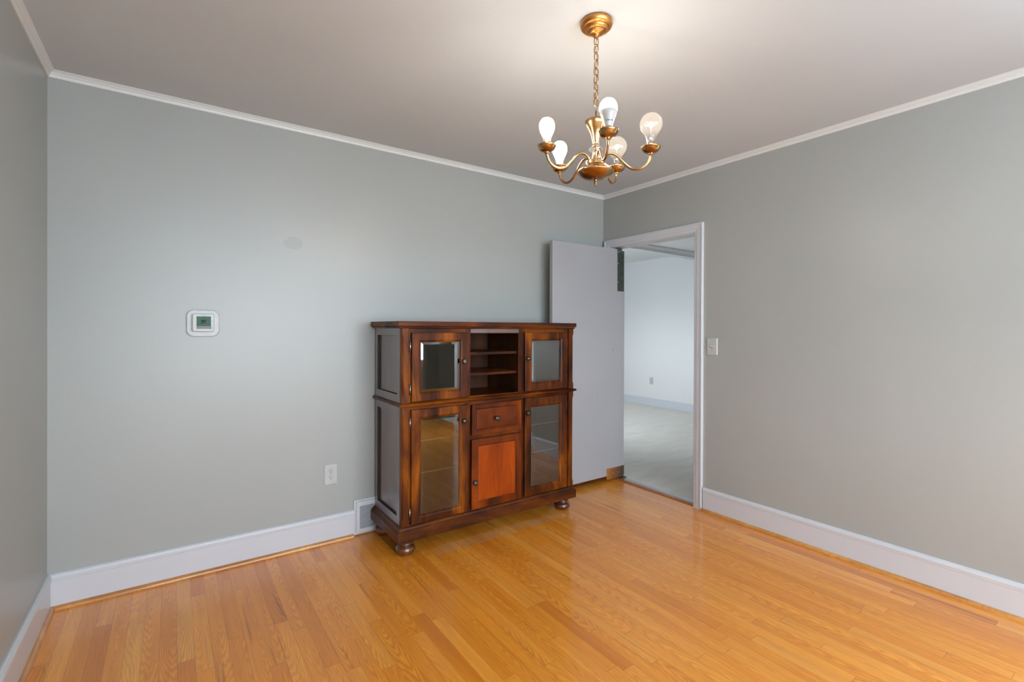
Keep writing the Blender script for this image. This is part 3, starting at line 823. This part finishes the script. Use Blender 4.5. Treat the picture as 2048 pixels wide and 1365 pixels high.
# carcass: inner panels
pw = 0.018
b = NB()
box(b, 1.054, 1.066, 2.56, 2.95, 0.172, 1.284); box(b, 2.291, 2.303, 2.56, 2.95, 0.172, 1.284)       # inner sides
for xa, xb_ in ((1.462, 1.480), (1.850, 1.868)): box(b, xa, xb_, 2.56, 2.93, 0.186, 1.284)
box(b, 1.066, 2.291, 2.56, 2.93, 0.172, 0.186); box(b, 1.066, 2.291, 2.56, 2.93, 0.842, 0.860); box(b, 1.066, 2.291, 2.56, 2.93, 1.268, 1.284)
box(b, 1.066, 2.291, 2.925, 2.935, 0.172, 1.284)
cab.part('carcass', b, M['cherry_in'])
# sides: frame and recessed panel
for side, xo, xi, xp in ((-1, CX0, 1.0565, 1.0525), (1, CX1, 2.3005, 2.3045)):
    b = NB()
    def sp(zlo, zhi, pz0, pz1):
        def rr(x, i, a=0): return [(x, 2.560 + i, zlo + a), (x, CY1, zlo + a), (x, CY1, zhi - a), (x, 2.560 + i, zhi - a)]
        o_ = [(xo, 2.560, zlo), (xo, CY1, zlo), (xo, CY1, zhi), (xo, 2.560, zhi)]
        ib = [(xi, 2.560, zlo), (xi, CY1, zlo), (xi, CY1, zhi), (xi, 2.560, zhi)]
        p1 = [(xo, 2.606, pz0), (xo, 2.922, pz0), (xo, 2.922, pz1), (xo, 2.606, pz1)]
        e = 0.0015
        p2 = [(xp, 2.606 + e, pz0 + e), (xp, 2.922 - e, pz0 + e), (xp, 2.922 - e, pz1 - e), (xp, 2.606 + e, pz1 - e)]
        R_ = [[b.verts.new(p) for p in lp] for lp in (ib, o_, p1, p2)]
        for k_, (q0_, q1_) in enumerate(zip(R_, R_[1:])):
            for i in range(4):
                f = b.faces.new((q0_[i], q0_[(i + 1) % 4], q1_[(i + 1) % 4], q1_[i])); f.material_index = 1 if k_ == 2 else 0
        b.faces.new(R_[0]); b.faces.new(R_[-1])
    sp(0.172, 0.850, 0.215, 0.795); sp(0.850, 1.284, 0.905, 1.240)
    cab.part('side_panel', b, [M['cherry_side'], M['recess_shade']])
# corner stiles with stopped chamfer
for sgn, xo in ((1, CX0), (-1, CX1)):
    b = NB()
    def sect(z, ch):
        yf = 2.530
        return [(xo, 2.562, z), (xo, yf + ch, z), (xo + sgn * ch, yf, z), (xo + sgn * 0.038, yf, z), (xo + sgn * 0.0415, yf + 0.004, z), (xo + sgn * 0.0415, 2.562, z)]
    for za, zc_ in ((0.172, 0.842), (0.860, 1.284)):
        rings_loft(b, [sect(za, 0.001), sect(za + 0.035, 0.001), sect(za + 0.05, 0.008), sect(zc_ - 0.05, 0.008), sect(zc_ - 0.035, 0.001), sect(zc_, 0.001)])
    cab.part('corner_post', b, M['cherry'])
# face frame
b = NB()
for xa, xb_ in ((1.082, 1.112), (1.448, 1.484), (1.846, 1.906), (2.236, 2.275)): box(b, xa, xb_, CY0, 2.562, 0.172, 1.284)
cab.part('face_stile', b, M['cherry'])
b = NB()
for za, zb_ in ((0.172, 0.20), (0.812, 0.868), (1.2525, 1.2835)): box(b, 1.082, 2.275, CY0 + 0.0006, 2.561, za, zb_)
box(b, 1.484, 1.846, CY0 + 0.0006, 2.561, 0.592, 0.634)
cab.part('face_rail', b, M['cherry_h'])
# waist moulding
b = NB()
band(b, [(0.026, 0.834), (0.0185, 0.836), (0.0165, 0.8385), (0.016, 0.841), (0.009, 0.842), (0.003, 0.845), (0.0, 0.8495), (0.0, 0.852), (0.003, 0.8565), (0.009, 0.8595),
         (0.014, 0.860), (0.020, 0.8625), (0.026, 0.8635)], 1.022, 2.335, 2.513, 2.957)
cab.part('waist_moulding', b, M['cherry_h'])
# top
b = NB()
band(b, [(0.016, 1.281), (0.010, 1.2825), (0.0075, 1.286), (0.0085, 1.2905), (0.0105, 1.2925)], 1.012, 2.331, 2.514, 2.958)
cab.part('top_moulding', b, M['cherry_h'])
b = NB()
box(b, 1.012, 2.331, 2.5345, 2.962, 1.2935, 1.3215, bev=0.0015)
box(b, 1.0125, 2.3305, 2.514, 2.5315, 1.2935, 1.3215, bev=0.0015)
box(b, 1.016, 2.327, 2.525, 2.54, 1.2945, 1.3205)
cab.part('cabinet_top', b, M['cherry_h'])
# open cubby shelves
for z0_, z1_ in ((1.118, 1.135), (0.990, 1.006)):
    b = NB(); box(b, 1.4805, 1.8495, 2.566, 2.924, z0_, z1_, bev=0.001); cab.part('cubby_shelf', b, M['cherry_h'], (1.665, 2.745, z0_))
# cubby top rail strip
b = NB(); box(b, 1.484, 1.846, 2.540, 2.546, 1.256, 1.279); cab.part('cubby_rail', b, M['cherry_side'])
# glass shelves inside the tall lower compartments
for xa, xb_ in ((1.068, 1.460), (1.870, 2.289)):
    for z in (0.620, 0.432):
        b = NB(); box(b, xa, xb_, 2.605, 2.92, z, z + 0.005)
        for f in b.faces:
            if abs(f.calc_center_median().y - 2.605) < 1e-4: f.material_index = 1
        cab.part('glass_shelf', b, [M['shelf_glass'], M['glass_edge']], ((xa + xb_) / 2, 2.76, z))

def knob(par, x, z):
    x = x * 0.992; z = 1.285 + (z - 1.285) * 0.992
    b = NB()
    lathe(b, [(0.0, 0.0), (0.0115, 0.0), (0.0115, -0.0025), (0.0065, -0.0045), (0.0050, -0.010), (0.0065, -0.0145), (0.0125, -0.0175), (0.0155, -0.0205),
              (0.0155, -0.0235), (0.0130, -0.0262), (0.0085, -0.0270), (0.0070, -0.0262), (0.0048, -0.0275), (0.0, -0.0290)], (x, FDY, z), 'Y', 28)
    cab.sub(par, 'knob', b, M['pewter'], (x, FDY, z))
def hinge_part(par, x, zs):
    for za, zb_ in zs:
        b = NB(); tube(b, [(x, 2.538, za), (x, 2.538, zb_)], 0.0035, 10)
        cab.sub(par, 'hinge', b, M['hinge'], (x, 2.538, za))
def frame_door(name, X0, X1, Z0, Z1, gx0, gx1, gz0, gz1, glass=True, knob_at=None, mat=None, hinge=None, hz=None):
    b = NB()
    o = lambda y, i=0: rect(X0, X1, Z0, Z1, y, i)
    g = lambda y, i=0: rect(gx0, gx1, gz0, gz1, y, i)
    loops = [g(2.5445, 0.004), o(2.5445), o(FDY + 0.004), o(FDY + 0.001, 0.0015), o(FDY, 0.004), g(FDY, -0.010), g(FDY + 0.001, -0.008), g(FDY + 0.003, -0.003), g(FDY + 0.006, 0.0), g(FDY + 0.010, 0.004)]
    if glass:
        R = [[b.verts.new(p) for p in lp] for lp in loops]
        n = len(R)
        for k in range(n):
            a, c_ = R[k], R[(k + 1) % n]
            for i in range(4): b.faces.new((a[i], a[(i + 1) % 4], c_[(i + 1) % 4], c_[i]))
    else:
        rings_loft(b, [o(2.5445), o(FDY + 0.004), o(FDY + 0.001, 0.0015), o(FDY, 0.004), g(FDY, -0.008), g(FDY + 0.002, -0.006), g(FDY + 0.006, -0.001), g(FDY + 0.008, 0.0)], True, False)
    org = ((X0 + X1) / 2, FDY, Z0)
    d = cab.part(name, b, mat or M['cherry'], org)
    if glass:
        b = NB()
        bw, bd = 0.017, (0.0022 if Z0 > 0.5 else 0.0005)
        rings_loft(b, [g(FDY + 0.0135, 0.001), g(FDY + 0.0105, 0.001), g(FDY + 0.0105 - bd, bw)], True, True)
        cab.sub(d, 'glass_pane', b, M['cab_glass'])
    else:
        b = NB(); e = g(FDY + 0.0076, 0.0005)
        rings_loft(b, [g(FDY + 0.012, 0.0), g(FDY + 0.0078, 0.0), g(FDY + 0.0062, 0.006)], True, True)
        cab.sub(d, 'panel', b, M['cherry_mid'] if name == 'drawer' else M['cherry_red'], label=None if name == 'drawer' else 'reddish inset panel')
    if knob_at: knob(d, *knob_at)
    if hinge: hinge_part(d, hinge, hz)
    return d
frame_door('glass_door', 1.097, 1.460, 0.867, 1.257, 1.150, 1.408, 0.915, 1.206, True, (1.436, 1.083), None, 1.0915, ((1.147, 1.208), (0.905, 0.965)))
frame_door('glass_door', 1.889, 2.256, 0.868, 1.258, 1.947, 2.197, 0.922, 1.206, True, (1.919, 1.086), None, 2.262, ((1.147, 1.208), (0.905, 0.965)))
frame_door('glass_door', 1.095, 1.462, 0.174, 0.822, 1.152, 1.404, 0.217, 0.771, True, (1.438, 0.724), None, 1.0915, ((0.715, 0.775), (0.205, 0.265)))
frame_door('glass_door', 1.889, 2.256, 0.174, 0.823, 1.943, 2.193, 0.228, 0.763, True, (1.920, 0.724), None, 2.262, ((0.715, 0.775), (0.205, 0.265)))
frame_door('drawer', 1.489, 1.860, 0.625, 0.817, 1.526, 1.828, 0.660, 0.783, False, (1.672, 0.717), M['cherry_warm'])
frame_door('cupboard_door', 1.488, 1.861, 0.174, 0.603, 1.538, 1.815, 0.220, 0.556, False, (1.516, 0.336), M['cherry_warm'])

# ------------------------------------------------------------------ chandelier
AX = Vector((1.303, 1.304, 0))
ch = Thing('chandelier', (AX.x, AX.y, HC), 'five-arm brass chandelier with bare mixed bulbs hanging from the ceiling on a chain', 'chandelier')
def ax(z): return (AX.x, AX.y, z)
b = NB()
lathe(b, [(0.0, 2.44), (0.058, 2.44), (0.061, 2.436), (0.061, 2.430), (0.0585, 2.421), (0.052, 2.4145), (0.0475, 2.4135), (0.0465, 2.4165), (0.0445, 2.4165), (0.0435, 2.411), (0.039, 2.4045), (0.0335, 2.402), (0.0325, 2.4055), (0.0305, 2.4055),
          (0.0295, 2.400), (0.022, 2.3955), (0.0135, 2.393), (0.0115, 2.389), (0.009, 2.383), (0.0055, 2.381), (0, 2.381)], (AX.x, AX.y, 0), 'Z', 48)
ch.part('canopy', b, M['copper'])
b = NB(); pts = []
for i in range(40):
    z = 2.381 - i * (2.381 - 2.085) / 39; a = i * 0.55
    pts.append((AX.x + 0.0022 * math.cos(a), AX.y + 0.0022 * math.sin(a), z))
tube(b, pts, 0.0014, 6)
chain = ch.part('chain', b, M['brass'], ax(2.381))
NL = 9; top = 2.372; pitch = 0.0285
for k in range(NL):
    zc_ = top - k * pitch - 0.006
    ang = math.radians(35 + (90 if k % 2 else 0) + (k * 13 % 17) - 8)
    dirv = CR * math.cos(ang) + CF * math.sin(ang)
    pts = []
    L, Wd = 0.0180, 0.0094
    for i in range(20):
        a = 2 * math.pi * i / 20
        pts.append(Vector(ax(zc_)) + dirv * (Wd * math.cos(a)) + Vector((0, 0, L * math.sin(a) * (1.0))))
    b = NB(); tube(b, pts, 0.0021, 8, closed=True)
    ch.sub(chain, 'chain_link', b, M['brass'], ax(zc_))
# column
b = NB()
lathe(b, [(0.0, 2.105), (0.003, 2.105), (0.0035, 2.085), (0.008, 2.080), (0.009, 2.076), (0.030, 2.074), (0.0395, 2.068), (0.041, 2.063), (0.036, 2.052), (0.027, 2.036), (0.019, 2.018), (0.0145, 2.0),
          (0.0115, 1.984), (0.010, 1.978), (0.0125, 1.975), (0.0125, 1.971), (0.006, 1.970), (0.006, 1.952), (0.012, 1.950), (0.0105, 1.946), (0.0125, 1.935), (0.016, 1.922), (0.018, 1.916), (0, 1.916)], (AX.x, AX.y, 0), 'Z', 36)
col = ch.part('column', b, M['brass'])
b = NB()
seg = 14
lathe(b, [(0.0062, 1.9705), (0.016, 1.9695), (0.0255, 1.9645), (0.0265, 1.9605), (0.0255, 1.9565), (0.016, 1.9515), (0.0062, 1.9505)], (AX.x, AX.y, 0), 'Z', seg, smooth=False, cap=False)
ch.sub(col, 'crystal_bobeche', b, M['crystal'], label='faceted clear crystal disc')
b = NB()
lathe(b, [(0.0, 1.918), (0.030, 1.918), (0.0365, 1.915), (0.0375, 1.909), (0.036, 1.904), (0.0385, 1.900), (0.046, 1.894), (0.052, 1.889), (0.062, 1.883), (0.0685, 1.877), (0.070, 1.8735),
          (0.0685, 1.8715), (0.066, 1.869), (0.058, 1.861), (0.044, 1.853), (0.028, 1.848), (0.012, 1.846), (0.0, 1.846)], (AX.x, AX.y, 0), 'Z', 48)
bowl = ch.part('bowl', b, M['brass'])
b = NB()
lathe(b, [(0.0, 1.8475), (0.006, 1.847), (0.0065, 1.844), (0.0035, 1.841), (0.0065, 1.837), (0.0068, 1.834), (0.004, 1.830), (0.003, 1.827), (0.0042, 1.824), (0.002, 1.821), (0, 1.8205)], (AX.x, AX.y, 0), 'Z', 20)
ch.sub(bowl, 'finial', b, M['brass'])
RA = 0.200
arm_prof = [(0.028, 1.905), (0.030, 1.918), (0.038, 1.934), (0.056, 1.940), (0.078, 1.929), (0.102, 1.901), (0.125, 1.880), (0.150, 1.872), (0.175, 1.879), (0.192, 1.896), (0.199, 1.912), (0.200, 1.926)]
A19 = [(0.012, 0.0), (0.0125, 0.012), (0.0145, 0.024), (0.0195, 0.037), (0.0255, 0.050), (0.0290, 0.062), (0.0298, 0.071), (0.0280, 0.083), (0.0225, 0.093), (0.013, 0.0995), (0.0, 0.1015)]
def g25():
    r = 0.0405; cz = 0.0825; out = [(0.0125, 0.0), (0.0135, 0.012), (0.0150, 0.022), (0.0178, 0.034), (0.0215, 0.043)]
    for k in range(3, 17):
        a = math.radians(-90 + 180 * k / 16)
        if r * math.cos(a) < 0.026 and a < 0: continue
        out.append((max(0, r * math.cos(a)), cz + r * math.sin(a)))
    out[-1] = (0.0, cz + r); return out
G25 = g25()
arms = (('led', 2), ('globe', 73.5), ('globe', 145), ('frosted', 217), ('clear', 289))
for kind, deg in arms:
    a = math.radians(deg)
    d = -CF * math.cos(a) + CR * math.sin(a)
    P = lambda r, z: Vector((AX.x, AX.y, z)) + d * r
    b = NB(); tube(b, spline([P(r, z) for r, z in arm_prof], 5), 0.0046, 12)
    arm = ch.part('arm', b, M['brass'], P(0.028, 1.905))
    cp = P(RA, 0)
    b = NB()
    lathe(b, [(0.0, 1.920), (0.0075, 1.920), (0.008, 1.924), (0.0075, 1.9265), (0.016, 1.928), (0.025, 1.932), (0.031, 1.9385), (0.034, 1.946), (0.0352, 1.9485), (0.0345, 1.9500), (0.0325, 1.9495),
              (0.029, 1.942), (0.022, 1.936), (0.0, 1.934)], (cp.x, cp.y, 0), 'Z', 36)
    ch.sub(arm, 'drip_cup', b, M['brass'], (cp.x, cp.y, 1.92))
    b = NB()
    lathe(b, [(0.0, 1.934), (0.0165, 1.934), (0.0165, 1.950), (0.0180, 1.952), (0.0180, 1.9575), (0.0165, 1.9590), (0.0165, 1.9600), (0.0150, 1.9600), (0.0150, 1.952), (0, 1.952)], (cp.x, cp.y, 0), 'Z', 28)
    ch.sub(arm, 'socket', b, M['brass'], (cp.x, cp.y, 1.934))
    b = NB(); zb_ = 1.950
    if kind == 'frosted':
        lathe(b, A19, (cp.x, cp.y, zb_), 'Z', 32)
        ch.sub(arm, 'light_bulb', b, M['frost'], (cp.x, cp.y, zb_), label='lit frosted bulb')
    elif kind == 'led':
        base = [(0.013, 0.0), (0.0135, 0.010), (0.016, 0.022), (0.0215, 0.038), (0.0265, 0.052), (0.0292, 0.064)]
        dome = [(0.0292, 0.064), (0.0305, 0.070), (0.0300, 0.079), (0.0265, 0.091), (0.0195, 0.101), (0.010, 0.1065), (0, 0.108)]
        lathe(b, base, (cp.x, cp.y, zb_), 'Z', 32, 0); lathe(b, dome, (cp.x, cp.y, zb_), 'Z', 32, 1)
        # printed line around the base, towards the camera side
        for k in range(9):
            if k == 5: continue
            aa = math.radians(-34 + k * 8.5); r0 = 0.0192
            dv = -CF * math.cos(aa) + CR * math.sin(aa); tv = CF * math.sin(aa) + CR * math.cos(aa)
            q0 = Vector((cp.x, cp.y, zb_ + 0.0285)) + dv * (r0 - 0.0008)
            vs = [q0 + tv * sx * 0.0009 + Vector((0, 0, sz * 0.0016)) + dv * (sz * 0.0007 + o_) for o_ in (0, 0.0007) for sx, sz in ((-1, -1), (1, -1), (1, 1), (-1, 1))]
            vv = [b.verts.new(v) for v in vs]
            for t4 in ((0, 1, 2, 3), (4, 5, 6, 7), (0, 1, 5, 4), (1, 2, 6, 5), (2, 3, 7, 6), (3, 0, 4, 7)):
                f = b.faces.new([vv[i] for i in t4]); f.material_index = 2
        ch.sub(arm, 'light_bulb', b, [M['led_base'], M['led'], M['ink']], (cp.x, cp.y, zb_), label='lit bulb with glowing dome on a white base')
    else:
        prof, fz, lab = (G25, 0.082, 'lit clear globe bulb') if kind == 'globe' else (A19, 0.062, 'lit clear pear bulb')
        lathe(b, prof, (cp.x, cp.y, zb_), 'Z', 36, 0)
        # glass stem and glowing filament
        lathe(b, [(0.006, 0.006), (0.004, fz * 0.5), (0.0025, fz - 0.012), (0, fz - 0.010)], (cp.x, cp.y, zb_), 'Z', 10, 0)
        if kind == 'globe':
            lathe(b, [(0, -0.009), (0.006, -0.006), (0.0085, 0), (0.006, 0.006), (0, 0.009)], (cp.x, cp.y, zb_ + fz), 'Z', 12, 1)
        else:
            for s4 in ((1, 0), (-1, 0), (0, 1), (0, -1)):
                q1 = Vector((cp.x + s4[0] * 0.006, cp.y + s4[1] * 0.006, zb_ + 0.036)); q2 = q1 + Vector((0, 0, 0.045))
                tube(b, [q1, q2], 0.0016, 6, 1)
        ch.sub(arm, 'light_bulb', b, [M['bulb_glass'], M['filament']], (cp.x, cp.y, zb_), label=lab)

for o in bpy.data.objects:
    if '_o' in o: del o['_o']
